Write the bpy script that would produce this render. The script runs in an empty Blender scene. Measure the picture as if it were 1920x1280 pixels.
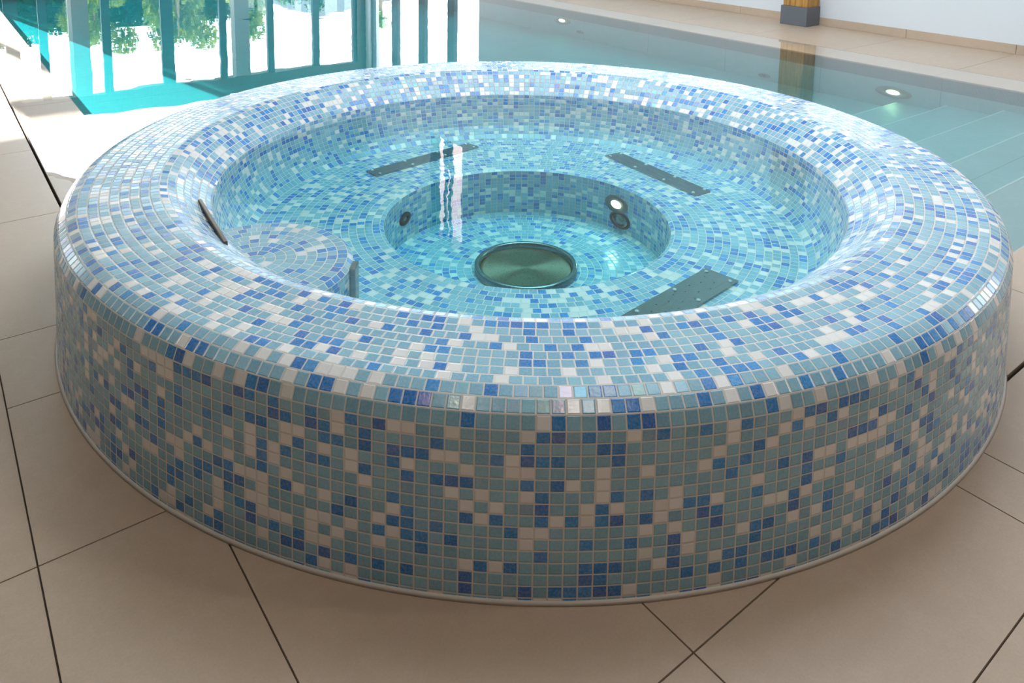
import bpy, bmesh, math, random
from mathutils import Vector, Matrix
random.seed(7)
PI = math.pi
SC = bpy.context.scene
COL = SC.collection
PHI = 0.65857               # hall grid: u runs along the pool's width, v along its length
CU, SU = math.cos(PHI), math.sin(PHI)
def W(u, v, z=0.0): return Vector((u*CU - v*SU, u*SU + v*CU, z))

# ------------------------------------------------------------------ colours / nodes
def lin(c):
    c = c/255.0
    return c/12.92 if c <= 0.04045 else ((c+0.055)/1.055)**2.4
def rgb(r, g, b): return (lin(r), lin(g), lin(b), 1.0)
class NT:
    def __init__(s, name):
        s.m = bpy.data.materials.new(name); s.m.use_nodes = True
        s.t = s.m.node_tree; s.t.nodes.clear()
        s.out = s.t.nodes.new('ShaderNodeOutputMaterial')
    def n(s, kind, **kw):
        nd = s.t.nodes.new('ShaderNode'+kind)
        for k, v in kw.items(): setattr(nd, k, v)
        return nd
    def put(s, sock, v):
        if isinstance(v, bpy.types.NodeSocket): s.t.links.new(v, sock)
        else: sock.default_value = v
    def math(s, op, a, b=None, c=None, clamp=False):
        nd = s.n('Math', operation=op); nd.use_clamp = clamp
        for i, v in enumerate((a, b, c)):
            if v is not None: s.put(nd.inputs[i], v)
        return nd.outputs[0]
    def vmath(s, op, a, b=None):
        nd = s.n('VectorMath', operation=op)
        s.put(nd.inputs[0], a)
        if b is not None: s.put(nd.inputs[1], b)
        return nd
    def mix(s, f, a, b, mode='MIX'):
        nd = s.n('Mix', data_type='RGBA', blend_type=mode)
        s.put(nd.inputs[0], f); s.put(nd.inputs[6], a); s.put(nd.inputs[7], b)
        return nd.outputs[2]
    def ramp(s, f, lo, hi, a=0.0, b=1.0, smooth=False):
        nd = s.n('MapRange'); nd.interpolation_type = 'SMOOTHSTEP' if smooth else 'LINEAR'
        s.put(nd.inputs[0], f)
        for i, v in enumerate((lo, hi, a, b)): s.put(nd.inputs[i+1], v)
        return nd.outputs[0]
    def noise(s, vec, scale, detail=3.0, rough=0.5):
        nd = s.n('TexNoise'); s.put(nd.inputs['Vector'], vec)
        nd.inputs['Scale'].default_value = scale; nd.inputs['Detail'].default_value = detail
        nd.inputs['Roughness'].default_value = rough
        return nd.outputs['Fac']
    def bsdf(s, **kw):
        nd = s.n('BsdfPrincipled')
        for k, v in kw.items(): s.put(nd.inputs[k.replace('_', ' ')], v)
        return nd
    def surf(s, sh): s.t.links.new(sh.outputs[0] if hasattr(sh, 'outputs') else sh, s.out.inputs[0]); return s.m
def simple(name, col, rough=0.5, metal=0.0, **kw):
    t = NT(name); return t.surf(t.bsdf(Base_Color=col, Roughness=rough, Metallic=metal, **kw))

# ------------------------------------------------------------------ materials
def mosaic_mat():
    t = NT('glass_mosaic')
    uv = t.n('UVMap'); uv.uv_map = 'tiles'
    sp = t.n('SeparateXYZ'); t.t.links.new(uv.outputs[0], sp.inputs[0])
    U, V = sp.outputs[0], sp.outputs[1]
    fu, fv = t.math('FRACT', U), t.math('FRACT', V)
    iu, iv = t.math('FLOOR', U), t.math('FLOOR', V)
    cell = t.n('CombineXYZ'); t.put(cell.inputs[0], iu); t.put(cell.inputs[1], iv)
    wn = t.n('TexWhiteNoise', noise_dimensions='2D'); t.put(wn.inputs['Vector'], cell.outputs[0])
    pick = wn.outputs['Value']
    off = t.vmath('ADD', cell.outputs[0], (131.7, 57.3, 0)).outputs[0]
    wn2 = t.n('TexWhiteNoise', noise_dimensions='2D'); t.put(wn2.inputs['Vector'], off)
    s2 = t.n('SeparateXYZ'); t.t.links.new(wn2.outputs['Color'], s2.inputs[0])
    r1, r2, r3 = s2.outputs
    is_blue = t.math('GREATER_THAN', pick, 0.60)
    is_white = t.math('GREATER_THAN', pick, 0.83)
    aqua = t.mix(r1, rgb(126, 176, 198), rgb(149, 196, 211))
    blue = t.mix(r1, rgb(26, 118, 196), rgb(60, 150, 216))
    white = t.mix(r1, rgb(238, 231, 224), rgb(246, 241, 235))
    violet = t.math('GREATER_THAN', r2, 0.84)
    blue = t.mix(violet, blue, rgb(62, 116, 194))
    c = t.mix(is_blue, aqua, blue); c = t.mix(is_white, c, white)
    # mottled glass body
    tc = t.n('TexCoord')
    nz = t.noise(tc.outputs['Object'], 240.0, 2.0)
    c = t.mix(t.ramp(nz, 0.35, 0.7, 0.0, 0.16), c, rgb(238, 244, 246))
    du = t.math('MINIMUM', fu, t.math('SUBTRACT', 1.0, fu))
    dv = t.math('MINIMUM', fv, t.math('SUBTRACT', 1.0, fv))
    d = t.math('MINIMUM', du, dv)
    tile = t.ramp(d, 0.042, 0.07, smooth=True)
    c = t.mix(tile, rgb(224, 216, 206), c)
    h = t.ramp(d, 0.03, 0.13, smooth=True)
    h = t.math('ADD', h, t.math('MULTIPLY', t.noise(tc.outputs['Object'], 170.0, 1.0), 0.20))
    bump = t.n('Bump'); bump.inputs['Strength'].default_value = 0.55; bump.inputs['Distance'].default_value = 0.0016
    t.put(bump.inputs['Height'], h)
    # every tile sits at its own slight angle
    jit = t.vmath('SUBTRACT', wn2.outputs['Color'], (0.5, 0.5, 0.5)).outputs[0]
    js = t.vmath('SCALE', jit); js.inputs['Scale'].default_value = 0.05
    nrm = t.vmath('NORMALIZE', t.vmath('ADD', bump.outputs[0], js.outputs[0]).outputs[0]).outputs[0]
    irid = t.math('MULTIPLY', t.math('GREATER_THAN', r3, 0.80), tile)
    p = t.bsdf(Base_Color=c, Roughness=t.ramp(tile, 0, 1, 0.65, 0.2), Normal=nrm)
    p.inputs['IOR'].default_value = 1.5
    t.put(p.inputs['Thin Film Thickness'], t.math('MULTIPLY', irid, t.ramp(r2, 0, 1, 260, 480)))
    p.inputs['Thin Film IOR'].default_value = 1.62
    return t.surf(p)
def stone_mat(name, a, b, rough=0.34, joints=False):
    t = NT(name); tc = t.n('TexCoord'); P = tc.outputs['Object']
    n1 = t.noise(P, 1.7, 6.0, 0.6); n2 = t.noise(P, 22.0, 5.0, 0.65); n3 = t.noise(P, 210.0, 2.0)
    f = t.math('ADD', t.math('MULTIPLY', n1, 0.45), t.math('ADD', t.math('MULTIPLY', n2, 0.25), t.math('MULTIPLY', n3, 0.3)))
    c = t.mix(t.ramp(f, 0.25, 0.75), a, b)
    wv = t.noise(P, 2.6, 8.0, 0.7)
    vein = t.ramp(t.math('ABSOLUTE', t.math('SUBTRACT', wv, 0.5)), 0.0, 0.02, 0.07, 0.0)
    c = t.mix(vein, c, rgb(226, 214, 202))
    if joints:
        sp = t.n('SeparateXYZ'); t.put(sp.inputs[0], P)
        fr = t.math('FRACT', t.math('DIVIDE', t.math('SUBTRACT', sp.outputs[1], 0.395), 0.943))
        ln = t.math('LESS_THAN', fr, 0.006)
        c = t.mix(t.math('MULTIPLY', ln, 0.55), c, rgb(90, 92, 88))
    bump = t.n('Bump'); bump.inputs['Strength'].default_value = 0.2; bump.inputs['Distance'].default_value = 0.002
    t.put(bump.inputs['Height'], t.math('ADD', n2, t.math('MULTIPLY', n3, 0.4)))
    p = t.bsdf(Base_Color=c, Roughness=t.ramp(n2, 0.3, 0.7, rough-0.05, rough+0.08), Normal=bump.outputs[0])
    return t.surf(p)
def fresnel_mat(name, tint, f0, bump_scale=0.0, bump_dist=0.0, absorb=None):
    """clear layer: transparent with a mirror-like surface reflection that grows at grazing angles"""
    t = NT(name)
    geo = t.n('NewGeometry')
    N = geo.outputs['Normal']
    if bump_scale:
        tc = t.n('TexCoord'); b = t.n('Bump'); b.inputs['Strength'].default_value = 1.0
        b.inputs['Distance'].default_value = bump_dist
        t.put(b.inputs['Height'], t.noise(tc.outputs['Object'], bump_scale, 2.0, 0.45)); N = b.outputs[0]
    c = t.math('ABSOLUTE', t.vmath('DOT_PRODUCT', N, geo.outputs['Incoming']).outputs['Value'], clamp=True)
    k = t.math('POWER', t.math('SUBTRACT', 1.0, c), 5.0)
    fac = t.math('ADD', f0, t.math('MULTIPLY', k, 1.0-f0))
    tr = t.n('BsdfTransparent'); tr.inputs[0].default_value = tint
    gl = t.n('BsdfGlossy'); gl.inputs['Roughness'].default_value = 0.0; gl.inputs[0].default_value = (1, 1, 1, 1)
    t.put(gl.inputs['Normal'], N)
    mx = t.n('MixShader'); t.put(mx.inputs[0], fac); t.put(mx.inputs[1], tr.outputs[0]); t.put(mx.inputs[2], gl.outputs[0])
    if absorb:
        va = t.n('VolumeAbsorption'); va.inputs['Color'].default_value = absorb[0]; va.inputs['Density'].default_value = absorb[1]
        t.t.links.new(va.outputs[0], t.out.inputs['Volume'])
    return t.surf(mx)
TUB_ABS = ((0.05, 0.96, 1.0, 1), 0.85)
POOL_ABS = ((0.40, 0.885, 0.915, 1), 1.9)
def steel_mat(name, radial=False):
    t = NT(name); tc = t.n('TexCoord')
    if not radial:
        mp = t.n('Mapping'); mp.inputs['Scale'].default_value = (3, 260, 60); t.put(mp.inputs[0], tc.outputs['Object'])
        n = t.noise(mp.outputs[0], 3.0, 2.0)
        p = t.bsdf(Base_Color=(0.27, 0.285, 0.28, 1), Metallic=1.0, Roughness=t.ramp(n, 0.3, 0.7, 0.22, 0.28))
    else:
        n = t.noise(tc.outputs['Object'], 260.0, 1.0)
        c = t.mix(t.ramp(n, 0.64, 0.68), (0.30, 0.26, 0.17, 1), (0.06, 0.06, 0.04, 1))
        p = t.bsdf(Base_Color=c, Metallic=1.0, Roughness=0.32)
        p.inputs['Anisotropic'].default_value = 0.9
        tg = t.n('Tangent'); tg.direction_type = 'RADIAL'; tg.axis = 'Z'
        t.t.links.new(tg.outputs[0], p.inputs['Tangent'])
    return t.surf(p)
def wood_mat(name, a, b):
    t = NT(name); tc = t.n('TexCoord')
    mp = t.n('Mapping'); mp.inputs['Scale'].default_value = (22, 22, 1.6); t.put(mp.inputs[0], tc.outputs['Object'])
    n = t.noise(mp.outputs[0], 2.0, 6.0, 0.65)
    c = t.mix(t.ramp(n, 0.35, 0.65), a, b)
    return t.surf(t.bsdf(Base_Color=c, Roughness=0.5))
def leaf_mat(name, a, b):
    t = NT(name); tc = t.n('TexCoord')
    c = t.mix(t.ramp(t.noise(tc.outputs['Object'], 4.0, 3.0), 0.35, 0.65), a, b)
    d = t.n('BsdfDiffuse'); t.put(d.inputs[0], c); tl = t.n('BsdfTranslucent'); t.put(tl.inputs[0], c)
    mx = t.n('MixShader'); mx.inputs[0].default_value = 0.45
    t.put(mx.inputs[1], d.outputs[0]); t.put(mx.inputs[2], tl.outputs[0])
    return t.surf(mx)
def emit_mat(name, col, s):
    t = NT(name); e = t.n('Emission'); e.inputs[0].default_value = col; e.inputs[1].default_value = s
    return t.surf(e)
def slats_mat(name):
    t = NT(name); tc = t.n('TexCoord'); sp = t.n('SeparateXYZ'); t.put(sp.inputs[0], tc.outputs['Object'])
    f = t.math('FRACT', t.math('MULTIPLY', sp.outputs[2], 14.0))
    c = t.mix(t.ramp(f, 0.0, 0.25), rgb(40, 42, 44), rgb(92, 94, 96))
    return t.surf(t.bsdf(Base_Color=c, Roughness=0.8))
M = dict(
    mosaic=mosaic_mat(),
    stone=stone_mat('beige_stone', rgb(184, 159, 136), rgb(207, 182, 159)),
    pool=stone_mat('pool_stone', rgb(134, 148, 145), rgb(148, 162, 158), 0.5, True),
    nosing=simple('step_nosing', rgb(186, 188, 182), 0.5),
    grout=simple('dark_grout', rgb(92, 80, 68), 0.9),
    sealant=simple('sealant', rgb(220, 210, 198), 0.6),
    slot=simple('slot_shadow', rgb(60, 48, 38), 0.8),
    white=simple('white_plaster', rgb(226, 228, 230), 0.85),
    ceil=wood_mat('timber_ceiling', rgb(136, 122, 108), rgb(164, 148, 132)),
    panel=wood_mat('timber_panelling', rgb(84, 74, 66), rgb(108, 96, 86)),
    frame=simple('anthracite_frame', rgb(62, 66, 70), 0.45),
    door=simple('grey_door_paint', rgb(150, 152, 152), 0.5),
    edge=simple('white_door_edge', rgb(228, 224, 218), 0.5),
    glass=fresnel_mat('window_glass', (0.97, 0.985, 0.98, 1), 0.06),
    tubwater=fresnel_mat('tub_water', (1, 1, 1, 1), 0.02, 9.0, 0.0006, TUB_ABS),
    poolwater=fresnel_mat('pool_water', (1, 1, 1, 1), 0.02, 2.2, 0.0012, POOL_ABS),
    steel=steel_mat('brushed_steel'), radial=steel_mat('radial_brushed_steel', True),
    screw=simple('satin_screw', rgb(214, 220, 220), 0.35, 0.3),
    trim=simple('satin_trim', rgb(104, 108, 104), 0.4, 0.5),
    tintglass=fresnel_mat('warm_tinted_glass', (0.94, 0.78, 0.72, 1), 0.06),
    dark=simple('nozzle_black', rgb(22, 24, 24), 0.6),
    brown_steel=simple('brown_reflection_steel', rgb(120, 104, 88), 0.35, 0.9),  # brown reflection on the steel plate, put into its base colour
    lamp=emit_mat('warm_lamp_glass', (1.0, 0.78, 0.46, 1), 14.0), poollamp=emit_mat('pool_lamp_glass', (1.0, 0.66, 0.30, 1), 45.0),
    wood=wood_mat('oiled_timber', rgb(150, 98, 30), rgb(206, 152, 72)),
    slate=simple('slate_plinth', rgb(104, 106, 112), 0.7),
    leaf=leaf_mat('leaves', rgb(60, 104, 34), rgb(168, 178, 66)),
    leaf2=leaf_mat('dark_leaves', rgb(24, 56, 30), rgb(64, 92, 46)),
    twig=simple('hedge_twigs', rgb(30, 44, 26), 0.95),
    bark=simple('bark', rgb(140, 116, 92), 0.9),
    slats=slats_mat('roof_shingles'),
    render=simple('blocker_render', rgb(214, 208, 198), 0.9),
    paving=simple('terrace_paving', rgb(196, 190, 180), 0.9),
)

# ------------------------------------------------------------------ mesh helpers
def box(bm, a, b, mi=0):
    vs = [bm.verts.new((x, y, z)) for z in (a[2], b[2]) for y in (a[1], b[1]) for x in (a[0], b[0])]
    for f in ((0, 2, 3, 1), (4, 5, 7, 6), (0, 1, 5, 4), (2, 6, 7, 3), (0, 4, 6, 2), (1, 3, 7, 5)):
        bm.faces.new([vs[i] for i in f]).material_index = mi
def prism(bm, poly, off, mi=0):
    """closed prism: a 3-D polygon swept by a vector"""
    off = Vector(off); a = [bm.verts.new(p) for p in poly]; b = [bm.verts.new(Vector(p)+off) for p in poly]
    n = len(poly)
    fs = [bm.faces.new(a[::-1]), bm.faces.new(b)] + [bm.faces.new((a[i], a[(i+1) % n], b[(i+1) % n], b[i])) for i in range(n)]
    for f in fs: f.material_index = mi
def lathe(bm, prof, n=48, c=(0, 0), cap0=False, cap1=False, sx=1.0, sy=1.0):
    rings = []
    for r, z in prof:
        rings.append([bm.verts.new((c[0]+sx*r*math.cos(2*PI*i/n), c[1]+sy*r*math.sin(2*PI*i/n), z)) for i in range(n)])
    for a, b in zip(rings, rings[1:]):
        for i in range(n): bm.faces.new((a[i], a[(i+1) % n], b[(i+1) % n], b[i]))
    if cap0: bm.faces.new(rings[0][::-1])
    if cap1: bm.faces.new(rings[-1])
def obj(name, bm, mats, parent=None, smooth=False, hall=False, bevel=0.0, fix=True):
    if fix: bmesh.ops.recalc_face_normals(bm, faces=bm.faces[:])
    me = bpy.data.meshes.new(name); bm.to_mesh(me); bm.free()
    for m in (mats if isinstance(mats, (list, tuple)) else [mats]): me.materials.append(m)
    if smooth:
        for p in me.polygons: p.use_smooth = True
    o = bpy.data.objects.new(name, me); COL.objects.link(o)
    if parent: o.parent = parent
    if hall: o.rotation_euler.z = PHI
    if bevel:
        md = o.modifiers.new('bevel', 'BEVEL'); md.width = bevel; md.segments = 2; md.limit_method = 'ANGLE'
    return o
def empty(name, loc=(0, 0, 0), rz=0.0, parent=None, rot=None):
    o = bpy.data.objects.new(name, None); COL.objects.link(o)
    o.location = loc; o.rotation_euler = rot or (0, 0, rz); o.empty_display_size = 0.1
    if parent: o.parent = parent
    return o
def tag(o, label, cat, group=None, kind=None):
    o['label'] = label; o['category'] = cat
    if group: o['group'] = group
    if kind: o['kind'] = kind
    return o
def struct(o, label=None):
    o['kind'] = 'structure'
    if label: o['label'] = label
    return o
NB = bmesh.new

# ------------------------------------------------------------------ mosaic of revolution
ROW = [0]
def mosaic(name, rows, parent, c=(0.0, 0.0), pitch=0.026, seg=360, fixed=None):
    """rows: list of ((r0,z0),(r1,z1)); each row is one ring of tiles, a flat facet in profile"""
    verts, faces, uvs = [], [], []
    for k, (p0, p1) in enumerate(rows):
        rm = max(p0[0], p1[0])
        n = fixed[k] if fixed and fixed[k] else max(3, round(PI*(p0[0]+p1[0])/pitch))
        ph = 0.0 if fixed and fixed[k] else random.random()
        base = len(verts); row = ROW[0]; ROW[0] += 1
        for i in range(seg+1):
            a = 2*PI*i/seg; ca, sa = math.cos(a), math.sin(a)
            verts.append((c[0]+p0[0]*ca, c[1]+p0[0]*sa, p0[1])); verts.append((c[0]+p1[0]*ca, c[1]+p1[0]*sa, p1[1]))
        for i in range(seg):
            b = base+2*i
            faces.append((b, b+2, b+3, b+1))
            u0, u1 = n*i/seg+ph, n*(i+1)/seg+ph
            uvs += [(u0, row+0.0005), (u1, row+0.0005), (u1, row+0.9995), (u0, row+0.9995)]
    me = bpy.data.meshes.new(name); me.from_pydata(verts, [], faces)
    ul = me.uv_layers.new(name='tiles')
    for i, w in enumerate(uvs): ul.data[i].uv = w
    for p in me.polygons: p.use_smooth = True
    me.materials.append(M['mosaic'])
    o = bpy.data.objects.new(name, me); COL.objects.link(o); o.parent = parent
    return o
def chain(pts): return list(zip(pts, pts[1:]))
def steps(p0, p1, pitch):
    L = math.hypot(p1[0]-p0[0], p1[1]-p0[1]); n = max(1, round(L/pitch))
    return [(p0[0]+(p1[0]-p0[0])*i/n, p0[1]+(p1[1]-p0[1])*i/n) for i in range(n+1)]

# ================================================================== HOT TUB
tub = tag(empty('hot_tub'), 'round raised hot tub clad in blue, aqua and white mosaic tiles beside the pool', 'hot tub')
ZW = 0.28                    # water level
PV = 0.0221
wall = [(1.4535-0.0105*max(0.0, min(1.0, (0.321-PV*k)/-0.321+1)), 0.321-PV*k) for k in range(29)][::-1]
wall = [(1.4535 if z < 0 else 1.4535-0.0105*(z/0.321), z) for _, z in wall]
rows = chain(wall); fixed = [350]*len(rows)
edge = [(1.443, 0.321), (1.432, 0.3446), (1.412, 0.3613), (1.3877, 0.3700)]
rows += chain(edge); fixed += [350, 346, 340]
top = steps((1.3877, 0.3700), (1.182, 0.3708), 0.026)
rows += chain(top); fixed += [None]*(len(top)-1)
inner = [(1.182, 0.3708), (1.160, 0.3660), (1.138, 0.3540), (1.117, 0.3400), (1.097, 0.3240), (1.078, 0.3065), (1.058, 0.2910), (1.040, 0.2760)]
rows += chain(inner); fixed += [None]+[276]*6
def curve(pts, pitch):
    o = [pts[0]]
    for a, b in zip(pts, pts[1:]): o += steps(a, b, pitch)[1:]
    return o
under = curve([(1.040, 0.2760), (1.030, 0.228), (1.014, 0.180), (0.993, 0.138), (0.962, 0.106)], 0.0145)
rows += chain(under); fixed += [256]*(len(under)-1)
bench = [(0.962, 0.106)]+steps((0.938, 0.090), (0.516, 0.090), 0.026)+[(0.503, 0.084)]
rows += chain(bench); fixed += [None]*(len(bench)-1)
well = steps((0.503, 0.084), (0.495, -0.092), 0.0135)
rows += chain(well); fixed += [122]*(len(well)-1)
wf = [(0.495, -0.092), (0.480, -0.100)]+steps((0.480, -0.100), (0.12, -0.100), 0.026)[1:]
rows += chain(wf); fixed += [None]*(len(wf)-1)
mosaic('basin', rows, tub, fixed=fixed)
bm = NB(); lathe(bm, [(1.452, 0.0), (1.4595, 0.0005), (1.4545, 0.007), (1.4525, 0.007)], 180)
obj('sealant_bead', bm, M['sealant'], tub, smooth=True)
# round entry step against the near left wall
SCX, SCY, SR = -0.738, -0.690, 0.256
srows = chain(steps((SR, 0.092), (SR, 0.238), 0.0135))+chain([(SR, 0.238), (SR-0.014, 0.250)])+chain(steps((SR-0.014, 0.250), (0.0, 0.252), 0.026))
mosaic('entry_step', srows, tub, c=(SCX, SCY), seg=120)
# steel jet plates
def jet_plate(cx, cy, ang, ln, wd, z, label, lean=0.0):
    root = None
    bm = NB(); box(bm, (-ln/2, -wd/2, -0.004), (ln/2, wd/2, 0.003))
    p = obj('jet_plate', bm, M['steel'], tub, bevel=0.0012)
    p.location = (cx, cy, z); p.rotation_euler = (Matrix.Rotation(lean, 3, 'X')@Matrix.Rotation(ang, 3, 'Z')).to_euler(); p['label'] = label
    for i, s in enumerate((-0.46, -0.16, 0.16, 0.46)):
        for sd in (-1, 1):
            sb = NB(); lathe(sb, [(0.0062, 0.0), (0.0062, 0.0022), (0.0045, 0.0038)], 16, (0, 0), True, True)
            q = obj('screw', sb, M['screw'], p, smooth=False); q.location = (s*ln, sd*wd*0.36, 0.003)
    hb = NB(); hb.from_mesh(p.data)
    for i in range(12):
        for j in range(2):
            x = (-0.42+0.84*(i+0.3*j)/11.5)*ln; y = (j-0.5)*wd*0.36+(0.06 if i % 2 else -0.06)*wd
            n0 = len(hb.faces); lathe(hb, [(0.0022, 0.0028), (0.0022, 0.0034)], 8, (x, y), True, True)
            hb.faces.ensure_lookup_table()
            for f in hb.faces[n0:]: f.material_index = 1
    bmesh.ops.recalc_face_normals(hb, faces=hb.faces[:]); hb.to_mesh(p.data); hb.free(); p.data.materials.append(M['dark'])
    return p
jet_plate(0.541, 0.485, math.atan2(0.257-0.713, 0.688-0.394), 0.543, 0.085, 0.094, 'long steel jet plate let into the far right of the bench')
jet_plate(-0.430, 0.609, math.atan2(0.807-0.411, -0.232+0.626), 0.560, 0.075, 0.094, 'long steel jet plate let into the far left of the bench')
jet_plate(0.384, -0.608, math.atan2(0.695, 0.719), 0.560, 0.112, 0.094, 'wide steel jet plate let into the near right of the bench')
# back rest plate on the near left wall, seen edge on
bm = NB(); box(bm, (-0.17, -0.004, -0.030), (0.17, 0.006, 0.020))
p = obj('backrest_plate', bm, M['brown_steel'], tub, bevel=0.002)
a = math.radians(212.5); p.location = (1.062*math.cos(a), 1.062*math.sin(a), 0.293); p.rotation_euler.z = a+PI/2
# plate standing on the side of the entry step
bm = NB(); box(bm, (-0.008, -0.024, -0.070), (0.009, 0.024, 0.072))
p = obj('side_plate', bm, M['steel'], tub, bevel=0.002); p.location = (SCX+SR+0.006, SCY+0.005, 0.168)
# drain cover in the floor of the well
dr = empty('drain_cover', (0, -0.012, -0.100), parent=tub)
bm = NB(); lathe(bm, [(0.184, 0.000), (0.184, 0.022), (0.181, 0.026), (0.171, 0.027), (0.167, 0.024), (0.164, 0.004)], 96)
obj('trim_ring', bm, M['steel'], dr, smooth=True)
bm = NB(); lathe(bm, [(0.165, 0.004), (0.160, 0.008), (0.154, 0.009), (0.05, 0.009), (0.002, 0.009)], 96, (0, 0), False, True)
obj('cover_disc', bm, M['radial'], dr)
# lamp and nozzle on the well wall
def wall_fitting(ang, z, r, kind):
    e = empty(kind, (0.498*math.cos(ang), 0.498*math.sin(ang), z), parent=tub, rot=(0, -PI/2, ang))
    return e
def ring(bm, r0, r1, h, n=40, sx=1.0): lathe(bm, [(r1, 0.0), (r1, h*0.6), (r1*0.96, h), (r0, h), (r0, 0.0)], n, sx=sx)
al = math.atan2(0.345, 0.375)
e = wall_fitting(al, 0.012, 0.05, 'underwater_lamp')
bm = NB(); ring(bm, 0.026, 0.058, 0.006, sx=0.6); obj('trim_ring', bm, M['trim'], e, smooth=True)
bm = NB(); lathe(bm, [(0.027, 0.003), (0.02, 0.007), (0.001, 0.008)], 32, (0, 0), False, True, sx=0.6); obj('lens', bm, M['lamp'], e, smooth=True)
e = wall_fitting(al-0.045, -0.048, 0.05, 'inlet_fitting')
bm = NB(); ring(bm, 0.040, 0.056, 0.006, sx=0.6); obj('trim_ring', bm, M['dark'], e, smooth=True)
bm = NB(); lathe(bm, [(0.040, 0.002), (0.024, 0.004), (0.022, 0.012), (0.001, 0.012)], 32, (0, 0), False, True, sx=0.6); obj('nozzle', bm, M['steel'], e, smooth=True)
e = wall_fitting(math.radians(158), 0.0, 0.05, 'inlet_fitting')
bm = NB(); ring(bm, 0.018, 0.04, 0.006, sx=0.6); obj('trim_ring', bm, M['dark'], e, smooth=True)
bm = NB(); lathe(bm, [(0.018, 0.002), (0.001, 0.006)], 24, (0, 0), False, True, sx=0.6); obj('nozzle', bm, M['steel'], e, smooth=True)
# tub water
bm = NB(); lathe(bm, [(0.512, -0.115), (0.512, 0.075), (1.045, 0.075), (1.060, ZW)], 180, (0, 0), True, True)
tw = obj('tub_water', bm, M['tubwater'])
tag(tw, 'clear still water filling the mosaic hot tub', 'water', kind='stuff')

# ================================================================== POOL, FLOOR (hall frame u, v)
LE, RE, NE, FE = -0.9786, 4.150, -1.0716, 11.0     # pool edges
LS, RS, NS, FS = -1.278, 4.519, -1.368, 11.3       # overflow slots
WL, WR, WN, WF = -3.6, 5.64, -6.6, 12.3            # walls
G2, SL = 0.0016, 0.006
bm = NB()
def tile(u0, u1, v0, v1, z=0.0):
    if u1-u0 > 0.01 and v1-v0 > 0.01: box(bm, (u0, v0, z-0.012), (u1, v1, z), 0)
def cuts(a, b, x0, st):
    k = math.ceil((a-x0)/st); o = [a]
    while x0+k*st < b-1e-4:
        if x0+k*st > a+1e-4: o.append(x0+k*st)
        k += 1
    return o+[b]
def field(us, vs, gu0=G2, gu1=G2, gv0=G2, gv1=G2):
    for i in range(len(us)-1):
        for j in range(len(vs)-1):
            tile(us[i]+(gu0 if i == 0 else G2), us[i+1]-(gu1 if i == len(us)-2 else G2),
                 vs[j]+(gv0 if j == 0 else G2), vs[j+1]-(gv1 if j == len(vs)-2 else G2))
UJ = lambda a, b: cuts(a, b, -0.744, 0.9)
VL = lambda a, b: cuts(a, b, -0.548, 0.897)
VR = lambda a, b: cuts(a, b, 0.46, 0.92)
# overflow copings
tile(LS+G2, -0.744-G2, NS+G2, -0.6); field([LS, LE], VL(-0.598, 0.0), G2, 0, G2, G2); field([LS, LE], VL(0.0, FE), SL, 0, G2, G2)
field(UJ(-0.744, 0.0), [NS, NE], G2, G2, G2, 0); field(UJ(0.0, RE), [NS, NE], G2, 0, SL, 0)
field([RE, RS], VR(NS, FE), 0, SL, SL, G2)
field(UJ(LS, RS), [FE, FS], SL, SL, 0, SL)
# border rows and fields
A, H = -1.571, -1.666
field([A, LS], VL(H, 0.0), G2, G2); field([A, LS], VL(0.0, FS), G2, SL)
field(UJ(LS, 0.0), [H, NS], G2, G2, G2, G2); field(UJ(0.0, WR), [H, NS], G2, G2, G2, SL)
field(cuts(WL, A, A-4.5, 0.9), VL(H, WF))
field(UJ(WL, WR), cuts(WN, H, H-9.0, 0.9))
field([RS, WR], VR(NS, FS), SL, G2, G2, G2)
field(UJ(A, WR), [FS, WF], G2, G2, SL, G2)
# bedding under the tiles, split along the slots so that they stay open
for (u0, u1, v0, v1) in ((WL, LS-SL, WN, WF), (LS+SL, LE, NS+SL, FS-SL), (LE, RE, NS+SL, NE), (RE, RS-SL, NS+SL, FS-SL),
                         (RS+SL, WR, WN, WF), (LS-SL, RS+SL, WN, NS-SL), (LS-SL, RS+SL, FS+SL, WF), (LE, RE, FE, FS-SL)):
    box(bm, (u0, v0, -0.10), (u1, v1, -0.006), 1)
box(bm, (LS-SL, NS-SL, -0.10), (LS+SL, 0.0, -0.006), 1); box(bm, (LS, NS-SL, -0.10), (0.0, NS+SL, -0.006), 1)
# slot channels
w2 = SL
for (u0, u1, v0, v1) in ((LS-w2, LS+w2, NS, FS), (RS-w2, RS+w2, NS, FS), (LS, RS, NS-w2, NS+w2), (LS, RS, FS-w2, FS+w2)):
    box(bm, (u0, v0, -0.11), (u1, v1, -0.07), 2)
struct(obj('floor', bm, [M['stone'], M['grout'], M['slot']], hall=True))
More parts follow.
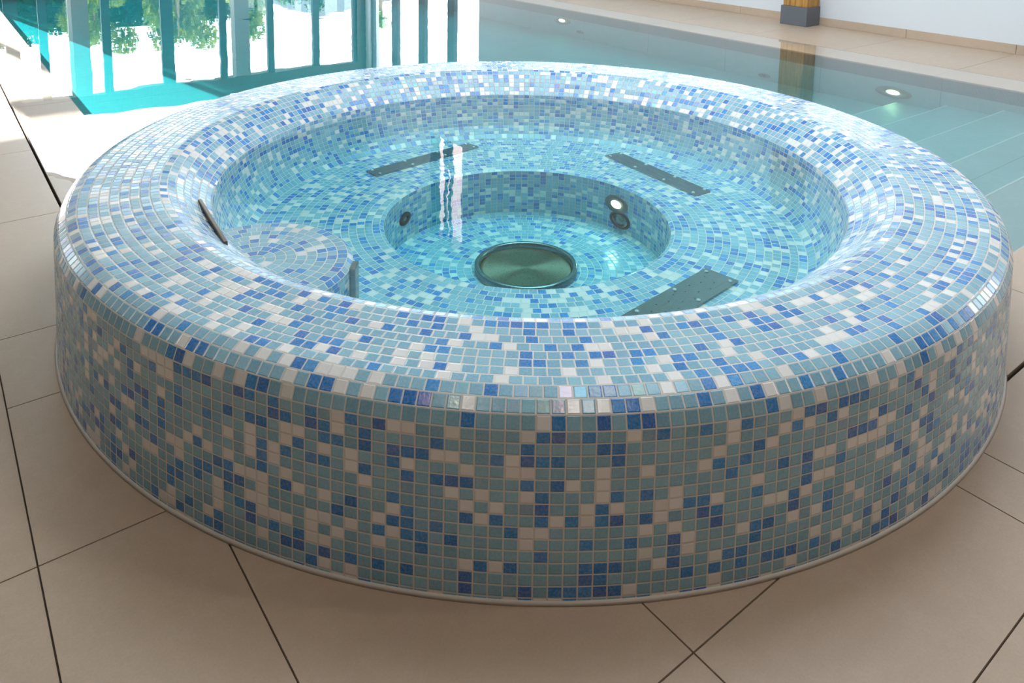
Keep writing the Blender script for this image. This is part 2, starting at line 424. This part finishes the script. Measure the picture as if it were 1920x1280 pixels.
# pool basin with steps along the near end
bm = NB()
ZB = -0.305
STEP = [(NE, -0.725, -0.050), (-0.725, -0.369, -0.100), (-0.369, -0.015, -0.150), (-0.015, 0.355, -0.197), (0.355, 0.712, -0.252)]
def quad(*p): bm.faces.new([bm.verts.new(q) for q in p])
prof = [(NE, -0.006)]
for v0, v1, z in STEP: prof += [(v0, z), (v1, z)]
prof += [(0.712, ZB), (FE, ZB), (FE, -0.006)]
for (va, za), (vb, zb) in zip(prof, prof[1:]): quad((LE, va, za), (RE, va, za), (RE, vb, zb), (LE, vb, zb))
for v0, v1, z in STEP: box(bm, (LE, v1-0.009, z-0.004), (RE, v1+0.001, z+0.0012), 1)
for u in (LE, RE): quad((u, NE, -0.006), (u, FE, -0.006), (u, FE, ZB-0.01), (u, NE, ZB-0.01))
struct(obj('pool_basin', bm, [M['pool'], M['nosing']], hall=True, fix=False), 'tiled pool basin with wide steps along its near end')
# pool water: the basin's water with thin overflow films on both long copings; the tub stands in its corner
def arc_clip(u0, u1, v0, v1, z0, z1, R, parts):
    """box minus a vertical cylinder about the origin, through a boolean"""
    b1 = NB()
    for q in parts: box(b1, q[0], q[1])
    o = obj('pool_water', b1, M['poolwater'], hall=True)
    b2 = NB(); lathe(b2, [(R, -1), (R, 1)], 180, (0, 0), True, True)
    cyl = obj('cutter', b2, M['white'])
    md = o.modifiers.new('cut', 'BOOLEAN'); md.object = cyl; md.operation = 'DIFFERENCE'; md.solver = 'EXACT'
    dg = bpy.context.evaluated_depsgraph_get()
    me = bpy.data.meshes.new_from_object(o.evaluated_get(dg))
    o.modifiers.clear(); o.data = me
    bpy.data.objects.remove(cyl, do_unlink=True)
    return o
pw = arc_clip(0, 0, 0, 0, 0, 0, 1.446, [((LE-0.01, NE-0.01, ZB-0.03), (RE+0.01, FE+0.01, 0.002)),
      ((LS+0.008, 0.1, -0.002), (LE-0.0105, FE-0.001, 0.0019)), ((RE+0.0105, NE+0.001, -0.002), (RS-0.008, FE-0.001, 0.0019))])
tag(pw, 'turquoise swimming pool water mirroring the far windows', 'water', kind='stuff')
# pool lamps and wall inlets on the right long wall
def pool_fit(v, z, name, label, cat, lamp, r=0.14, group=None):
    e = empty(name, W(RE-0.001, v, z), rot=(0, -PI/2, PHI)); tag(e, label, cat, group)
    fl = 0.30
    b = NB(); ring(b, r*0.36, r, 0.008, 48, sx=fl); obj('trim_ring', b, M['trim'], e, smooth=True)
    b = NB(); lathe(b, [(r*0.37, 0.004), (r*0.25, 0.010), (0.001, 0.012)], 40, (0, 0), False, True, sx=fl)
    obj('lens' if lamp else 'nozzle', b, M['poollamp'] if lamp else M['dark'], e, smooth=True)
pool_fit(0.739, -0.180, 'pool_lamp', 'lit round underwater lamp in the pool wall above the steps', 'lamp', True, group='underwater pool lamps')
pool_fit(4.535, -0.136, 'pool_lamp', 'lit round underwater lamp at the far end of the right pool wall', 'lamp', True, group='underwater pool lamps')
pool_fit(1.864, -0.265, 'inlet_nozzle', 'small dark water inlet low in the pool wall behind the tub', 'inlet', False, 0.06, 'pool wall inlets')
pool_fit(4.230, -0.224, 'inlet_nozzle', 'small dark water inlet just below the far pool lamp', 'inlet', False, 0.06, 'pool wall inlets')

# ================================================================== HALL
def roof_z(u): return 3.44-0.07*2.2+0.153*(u+0.07)+0.154 if u < -0.07 else 3.44+0.55*(u+0.07)
def wall_u(name, v0, th, strips, mat='white'):
    """wall across the hall; strips = (u0,u1,[(z0 at u0, z0 at u1, z1 at u0, z1 at u1)...])"""
    b = NB()
    for u0, u1, zs in strips:
        for za, zb, zc, zd in zs:
            prism(b, [(u0, v0, za), (u1, v0, zb), (u1, v0, zd), (u0, v0, zc)], (0, th, 0))
    return struct(obj(name, b, M[mat], hall=True))
def wall_v(name, u0, th, z1, holes, v0=WN, v1=WF, mat='white'):
    """wall along the hall; holes = (va, vb, za, zb), sorted, not overlapping in v unless stacked with equal va, vb"""
    b = NB(); byv = {}
    for h in holes: byv.setdefault((h[0], h[1]), []).append(h[2:])
    v = v0
    for (va, vb), zz in sorted(byv.items()):
        if va > v: box(b, (u0, v, 0), (u0+th, va, z1))
        z = 0
        for za, zb in sorted(zz):
            if za > z: box(b, (u0, va, z), (u0+th, vb, za))
            z = zb
        if z < z1: box(b, (u0, va, z), (u0+th, vb, z1))
        v = vb
    if v < v1: box(b, (u0, v, 0), (u0+th, v1, z1))
    return struct(obj(name, b, M[mat], hall=True))
TH = 0.2
GT = 2.135                                   # top of the door-height glazing
UW0, UW1, UZ = -0.6, 2.62, 2.49              # gable window
gr = lambda u: 3.44+0.495*(u+0.07)
zr = lambda u: roof_z(u)+0.1
GL = 2.33                                    # the leftmost panes reach a little higher
wall_u('wall_back', WF, TH, [
    (WL, -3.45, [(0, 0, zr(WL), zr(-3.45))]),
    (-3.45, -1.27, [(GL, GL, zr(-3.45), zr(-1.27))]),
    (-1.27, UW0, [(GT, GT, zr(-1.27), zr(UW0))]),
    (UW0, -0.07, [(GT, GT, UZ, UZ), (gr(UW0), gr(-0.07), zr(UW0), zr(-0.07))]),
    (-0.07, UW1, [(GT, GT, UZ, UZ), (gr(-0.07), gr(UW1), zr(-0.07), zr(UW1))]),
    (UW1, 2.8, [(GT, GT, zr(UW1), zr(2.8))]), (2.8, 5.45, [(GT, GT, UZ, UZ), (3.6, 3.6, zr(2.8), zr(5.45))]),
    (5.45, WR+TH, [(0, 0, zr(5.45), zr(WR+TH))])], 'panel')
RWT = 2.6
wall_v('wall_right', WR, TH, 7.0, [(-4.4, -2.2, 0.9, 2.6), (1.5, 7.3, 1.3, 1.95)]+[(8.27, 8.74, 0.05, RWT), (8.74, 9.76, 0.05, RWT), (8.74, 9.76, 3.6, 5.5), (9.76, 12.1, 0.05, RWT)])
wall_v('wall_left', WL-TH, TH, 3.1, [(4.0, 7.0, 0.25, 2.3)], mat='panel')
wall_u('wall_front', WN-TH, TH, [(WL, 1.2, [(0, 0, zr(WL), zr(1.2))]), (1.2, 5.2, [(0, 0, zr(1.2), zr(5.2))]), (5.2, WR+TH, [(0, 0, zr(5.2), zr(WR+TH))])], 'panel')
bm = NB()
SK = (-0.05, 3.4, -1.0, 2.2)
def slope(b, u0, u1, v0, v1, dz=0.0, th=0.15):
    prism(b, [(u0, v0, roof_z(u0)+dz), (u1, v0, roof_z(u1)+dz), (u1, v0, roof_z(u1)+dz+th), (u0, v0, roof_z(u0)+dz+th)], (0, v1-v0, 0))
CV = SK[2]
for u0, u1, v0, v1, mi in ((WL-TH, -0.07, WN-TH, CV, 1), (-0.07, WR+TH, WN-TH, CV, 1), (WL-TH, -0.07, CV, WF+TH, 0), (-0.07, SK[0], CV, WF+TH, 0),
                           (SK[1], WR+TH, CV, WF+TH, 0), (SK[0], SK[1], SK[3], WF+TH, 0)):
    n0 = len(bm.faces); slope(bm, u0, u1, v0, v1); bm.faces.ensure_lookup_table()
    for f in bm.faces[n0:]: f.material_index = mi
struct(obj('ceiling', bm, [M['white'], M['ceil']], hall=True))
# baseboard, in tiles like the floor
bm = NB()
for a, b in zip(VR(WN, 8.2), VR(WN, 8.2)[1:]): box(bm, (WR-0.012, a+G2, 0.0), (WR, b-G2, 0.082))
struct(obj('baseboard_right', bm, M['stone'], hall=True, bevel=0.002))
# windows
WN_ = [0]
def window(label, bars, panes, glass='glass'):
    WN_[0] += 1
    b = NB()
    for p, q in bars: box(b, p, q)
    o = struct(obj('window_%d' % WN_[0], b, M['frame'], hall=True), label)
    for poly, off in panes:
        b = NB(); prism(b, poly, off)
        g = obj('pane', b, M[glass], o)
    return o
def pane_u(u0, u1, z0, z1, v): return ([(u0, v, z0), (u1, v, z0), (u1, v, z1), (u0, v, z1)], (0, 0.006, 0))
def pane_v(v0, v1, z0, z1, u): return ([(u, v0, z0), (u, v1, z0), (u, v1, z1), (u, v0, z1)], (0.006, 0, 0))
mul = [(-3.45, -3.38), (-2.42, -2.34), (-1.34, -1.27), (-0.58, -0.39), (-0.12, 0.0), (0.79, 0.92), (1.72, 1.92), (2.72, 2.84), (3.61, 3.73), (4.52, 4.65), (5.38, 5.45)]
bars = [((a, WF+0.04, 0.0), (b, WF+0.12, GL if b < -1.2 else GT)) for a, b in mul]+[((-2.86, WF+0.04, 2.125), (-2.5, WF+0.12, 2.225))]+[((-3.45, WF+0.04, 0.0), (5.45, WF+0.12, 0.06))]  # the short high bar is added to cast a shadow on the left coping
edges = [m for m in mul]
window('wall of tall dark-framed glazing at the far end of the pool', bars, [pane_u(a[1], b[0], 0.06, GL if b[1] < -1.2 else GT, WF+0.08) for a, b in zip(mul, mul[1:])])
prv = WF+0.1
window('sloping gable window above the tall glazing', [], [([(UW0, prv, UZ), (UW1, prv, UZ), (UW1, prv, gr(UW1)), (UW0, prv, gr(UW0))], (0, 0.006, 0))])
rv = [(8.27, 8.32), (9.07, 9.27), (10.05, 10.25), (11.06, 11.26), (12.05, 12.1)]
window('tall glazing with slim dark mullions at the far end of the right wall', [((WR+0.03, a, 0.05), (WR+0.11, b, RWT)) for a, b in rv],
       [pane_v(a[1], b[0], 0.05, RWT, WR+0.07) for a, b in zip(rv, rv[1:])])
window('three narrow upright slit windows high on the right wall', [((WR-0.005, a, 3.6), (WR+0.015, b, c)) for a, b, c in ((9.05, 9.14, 5.5), (9.21, 9.31, 5.5), (9.46, 9.76, 5.5), (9.14, 9.21, 4.1))], [pane_v(8.74, 9.76, 3.6, 5.5, WR+0.1)], 'tintglass')
window('large window beside the near end of the pool', [((WR+0.05, v, 0.9), (WR+0.12, v+0.07, 2.6)) for v in (-4.4, -3.33, -2.27)], [pane_v(-4.4, -2.2, 0.9, 2.6, WR+0.09)])
window('ribbon window along the right wall', [((WR+0.05, v, 1.3), (WR+0.12, v+0.06, 1.95)) for v in (1.5, 2.94, 4.38, 5.8, 7.24)], [pane_v(1.5, 7.3, 1.3, 1.95, WR+0.09)])
window('clerestory window above the tall glazing', [((u, WF+0.05, 2.49), (u+0.06, WF+0.12, 3.6)) for u in (2.8, 4.1, 5.39)], [pane_u(2.8, 5.45, 2.49, 3.6, WF+0.1)])
window('low window in the left wall', [((WL-0.14, v, 0.25), (WL-0.06, v+0.07, 2.3)) for v in (4.0, 5.5, 6.93)], [pane_v(4.0, 7.0, 0.25, 2.3, WL-0.1)])
b = NB()
for k in range(4): slope(b, SK[0], SK[1], SK[2]+k*1.047, SK[2]+k*1.047+0.06, 0.03, 0.1)
o = struct(obj('window_%d' % (WN_[0]+1), b, M['frame'], hall=True), 'roof window over the pool')
for k in range(3):
    b = NB(); slope(b, SK[0], SK[1], SK[2]+k*1.047+0.06, SK[2]+(k+1)*1.047, 0.08, 0.006); obj('pane', b, M['glass'], o)
# two doors standing in the far glazing
for k, (a, b, c, hd) in enumerate(((2.92, 2.975, 3.24, True), (0.29, 0.345, 0.59, False))):
    bb = NB(); box(bb, (b, WF-0.02, 0.02), (c, WF+0.03, GT))
    d = struct(obj('door_%d' % (k+1), bb, M['door'], hall=True), 'narrow grey door leaf in the far glazing')
    bb = NB(); box(bb, (a, WF-0.02, 0.02), (b, WF+0.03, GT)); obj('door_edge', bb, M['edge'], d)
    if hd:
        bb = NB(); box(bb, (c-0.12, WF-0.07, 1.06), (c+0.02, WF-0.045, 1.085)); box(bb, (c-0.05, WF-0.06, 1.062), (c-0.03, WF-0.02, 1.083)); obj('door_handle', bb, M['dark'], d, bevel=0.004)
# timber post on its slate plinth against the right wall
post = tag(empty('timber_post', W(5.51, 2.405, 0), PHI), 'square oiled timber post on a grey slate plinth by the white wall', 'post')
bm = NB(); box(bm, (-0.125, -0.15, 0.0), (0.110, 0.15, 0.192)); obj('plinth', bm, M['slate'], post, bevel=0.004)
bm = NB(); box(bm, (-0.108, -0.135, 0.192), (0.110, 0.135, 6.4)); obj('shaft', bm, M['wood'], post, bevel=0.004)

# ================================================================== OUTSIDE
bm = NB(); box(bm, (-40, WF+0.25, -0.3), (45, 75, -0.05)); box(bm, (WR+0.25, -40, -0.3), (45, WF+0.25, -0.05))
box(bm, (-40, -40, -0.3), (WL-0.25, WF+0.25, -0.05)); box(bm, (WL-0.25, -40, -0.3), (WR+0.25, WN-0.25, -0.05))
struct(obj('ground', bm, M['paving'], hall=True), 'pale paved terrace outside the hall')
# added house block, out of view, to keep the low sun off most glazing
hs = tag(empty('sun_blocker_house', W(0, 0, 0), PHI), 'added unseen house block that keeps the low sun off most of the glazing', 'house')
bm = NB(); box(bm, (-8.07, 52.3, -0.05), (1.5, 60, 22.0)); obj('walls', bm, M['render'], hs)
bm = NB(); prism(bm, [(-8.07, 52.3, 22.0), (1.5, 52.3, 22.0), (1.5, 56.2, 24.5), (-8.07, 56.2, 24.5)], (0, 0, 0.2)); prism(bm, [(-8.07, 60, 22.0), (1.5, 60, 22.0), (1.5, 56.2, 24.5), (-8.07, 56.2, 24.5)], (0, 0, 0.2)); obj('roof', bm, M['slats'], hs)
TG = 'garden trees mirrored in the pool'
def tree(u, v, zc, rx, rz, n, mat, label, group=None, tr=0.09):
    t = tag(empty('tree', W(u, v, -0.05), random.random()*6), label, 'tree', group)
    b = NB(); rng = random.Random(int(u*100+v))
    cl = [Vector((rng.uniform(-1, 1)*rx*0.7, rng.uniform(-1, 1)*rx*0.7, zc+rng.uniform(-0.75, 0.75)*rz)) for _ in range(16)]
    for i in range(n):
        c = rng.choice(cl); d = Vector((rng.gauss(0, 1), rng.gauss(0, 1), rng.gauss(0, 1))).normalized()*rx*0.42*rng.random()**0.4
        p = c+d; s = rng.uniform(0.05, 0.10); q = Matrix.Rotation(rng.random()*6.3, 3, Vector((rng.gauss(0, 1), rng.gauss(0, 1), rng.gauss(0, 1))).normalized())
        pts = [(-s, 0, 0), (-s*0.2, -s*0.45, 0.01), (s, 0, 0), (-s*0.2, s*0.45, 0.01)]
        b.faces.new([b.verts.new(p+q@Vector(w)) for w in pts])
    obj('foliage', b, mat, t, fix=False)
    b = NB(); lathe(b, [(tr, -0.03), (tr*0.8, zc*0.5), (tr*0.6, zc), (0.01, zc+rz*0.7)], 10, (0, 0), True, True); obj('trunk', b, M['bark'], t, smooth=True)
    return t
tree(0.2, 21.6, 2.0, 0.98, 1.25, 6500, M['leaf2'], 'dark leafy tree mirrored at the far left corner of the pool water', TG)
tree(2.3, 22.3, 2.1, 1.02, 1.35, 7500, M['leaf'], 'yellow green tree mirrored in the pool water, second tree from the left', TG)
tree(4.4, 21.7, 2.05, 1.02, 1.3, 7500, M['leaf'], 'bushy green tree mirrored in the pool left of the grey door leaf with a handle', TG)
tree(6.4, 22.3, 2.05, 0.92, 1.25, 6500, M['leaf'], 'round light green tree mirrored in the pool behind the grey door leaf with a handle', TG)
tree(8.6, 23.2, 1.8, 0.85, 1.0, 3500, M['leaf2'], 'slim tree mirrored in the pool water beside the pavilion roof', TG)
tree(10.3, 20.4, 2.75, 0.34, 0.3, 500, M['leaf'], 'small young sapling mirrored in the pool beside the dark corner post', TG, 0.11)
hg = tag(empty('hedge', W(1.0, 25.2, -0.05), PHI), 'long dark hedge behind the trees mirrored in the pool water', 'hedge')
b = NB(); rng = random.Random(5)
for i in range(17000):
    fc = rng.random(); p = Vector((rng.uniform(-6.4, 6.6), rng.uniform(-0.5, 0.5), rng.uniform(0.05, 3.0)))
    if fc < 0.65: p.y = -0.5+rng.gauss(0, 0.05)
    elif fc < 0.85: p.z = 2.98+rng.gauss(0, 0.06)
    sz = rng.uniform(0.05, 0.11); q = Matrix.Rotation(rng.random()*6.3, 3, Vector((rng.gauss(0, 1), rng.gauss(0, 1), rng.gauss(0, 1))).normalized())
    b.faces.new([b.verts.new(p+q@Vector(w)) for w in ((-sz, 0, 0), (-sz*0.2, -sz*0.5, 0.01), (sz, 0, 0), (-sz*0.2, sz*0.5, 0.01))])
obj('foliage', b, M['leaf2'], hg, fix=False)
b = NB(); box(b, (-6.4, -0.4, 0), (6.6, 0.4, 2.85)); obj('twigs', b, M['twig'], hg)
pav = tag(empty('garden_pavilion', W(11.6, 28.3, -0.05), PHI), 'garden pavilion with a grey shingled roof mirrored in the pool water', 'pavilion')
bm = NB(); R = 3.6
ap = bm.verts.new((0, 0, 3.85)); cs = [bm.verts.new((sx*R, sy*R, 2.45)) for sx, sy in ((-1, -1), (1, -1), (1, 1), (-1, 1))]
cb = [bm.verts.new((c.co.x, c.co.y, 2.30)) for c in cs]; ab = bm.verts.new((0, 0, 3.70))
for i in range(4):
    j = (i+1) % 4; bm.faces.new((cs[i], cs[j], ap)); bm.faces.new((cb[j], cb[i], ab)); bm.faces.new((cb[i], cb[j], cs[j], cs[i]))
obj('roof', bm, M['slats'], pav)
for sx, sy in ((-1, -1), (1, -1), (1, 1), (-1, 1)):
    b = NB(); box(b, (sx*3.2-0.08, sy*3.2-0.08, 0), (sx*3.2+0.08, sy*3.2+0.08, 2.5)); obj('post', b, M['wood'], pav)

# ================================================================== LIGHT
w = bpy.data.worlds.new('World'); SC.world = w; w.use_nodes = True
bg = w.node_tree.nodes['Background']; bg.inputs[0].default_value = (0.82, 0.945, 1.08, 1); bg.inputs[1].default_value = 5.0
sun = bpy.data.lights.new('sun', 'SUN'); sun.energy = 40; sun.angle = math.radians(0.25); sun.color = (1.0, 0.94, 0.85)
so = bpy.data.objects.new('sun', sun); COL.objects.link(so)
d = W(0.17, -1.0, 0); d.z = -0.2316; so.rotation_euler = d.to_track_quat('-Z', 'Y').to_euler()
def portal(c, nx, su, sv):
    l = bpy.data.lights.new('portal', 'AREA'); l.shape = 'RECTANGLE'; l.size = su; l.size_y = sv; l.cycles.is_portal = True
    o = bpy.data.objects.new('portal', l); COL.objects.link(o); o.location = c
    o.rotation_euler = Vector(nx).to_track_quat('-Z', 'Z').to_euler()
dv, du = W(0, 1), W(1, 0)
portal(W(1.0, WF+TH+0.02, 1.07), -dv, 9.0, 2.2)
portal(W(1.0, WF+TH+0.02, 3.6), -dv, 3.4, 2.5)
portal(W(WR+TH+0.02, 10.2, 1.4), -du, 4.0, 2.8)
portal(W(WR+TH+0.02, -3.3, 1.75), -du, 2.3, 1.8)
portal(W(WL-TH-0.02, 5.5, 1.27), du, 3.1, 2.1)
portal(W(WR+TH+0.02, 4.4, 1.62), -du, 5.8, 0.65)
portal(W(4.1, WF+TH+0.02, 3.05), -dv, 2.7, 1.2)
um = (SK[0]+SK[1])/2; nr = W(0.482, 0, -0.876)
portal(W(um, (SK[2]+SK[3])/2, roof_z(um)+0.17), nr, 3.94, 3.2)

# the lit lamp in the tub's well
l = bpy.data.lights.new('well_lamp', 'AREA'); l.shape = 'DISK'; l.size = 0.06; l.energy = 0.05; l.color = (0.92, 1.0, 0.98)
o = bpy.data.objects.new('well_lamp', l); COL.objects.link(o); o.location = (0.478*math.cos(al), 0.478*math.sin(al), 0.012)
o.rotation_euler = Vector((-math.cos(al), -math.sin(al), 0)).to_track_quat('-Z', 'Z').to_euler()
# added fill lamps just under the ceiling, brightening the near end of the hall
for u, v, e in ((-1.95, -1.5, 4), (-1.25, -2.5, 5), (0.3, -2.9, 6), (1.9, -2.8, 19)):
    l = bpy.data.lights.new('fill_lamp', 'AREA'); l.shape = 'DISK'; l.size = 0.26; l.energy = e; l.color = (1.0, 0.95, 0.90)
    o = bpy.data.objects.new('fill_lamp', l); COL.objects.link(o); o.location = W(u, v, roof_z(u)-0.02)

# ================================================================== CAMERA
cam = bpy.data.cameras.new('camera'); co = bpy.data.objects.new('camera', cam); COL.objects.link(co)
F, CY, PITCH, ROLL = 1464.5031, 30.2944, 0.14764, -0.017590
cp, sp, cr, sr = math.cos(PITCH), math.sin(PITCH), math.cos(ROLL), math.sin(ROLL)
X, Vv, Fw = Vector((1, 0, 0)), Vector((0, sp, cp)), Vector((0, cp, -sp))
r_ = cr*X-sr*Vv; u_ = sr*X+cr*Vv
m = Matrix((r_, u_, -Fw)).transposed().to_4x4(); m.translation = Vector((-0.06565, -2.64575, 1.20890))
co.matrix_world = m
cam.sensor_width = 36; cam.lens = F/1920*36; cam.shift_y = -(640-CY)/1920; cam.clip_start = 0.05; cam.clip_end = 500
SC.camera = co
SC.view_settings.view_transform = 'Standard'; SC.view_settings.look = 'None'; SC.view_settings.exposure = 0.66; SC.view_settings.gamma = 1.0
SC.view_settings.use_curve_mapping = False
SC.cycles.max_bounces = 10; SC.cycles.diffuse_bounces = 5; SC.cycles.glossy_bounces = 5; SC.cycles.transparent_max_bounces = 40
SC.cycles.use_denoising = True; SC.cycles.sample_clamp_indirect = 12.0
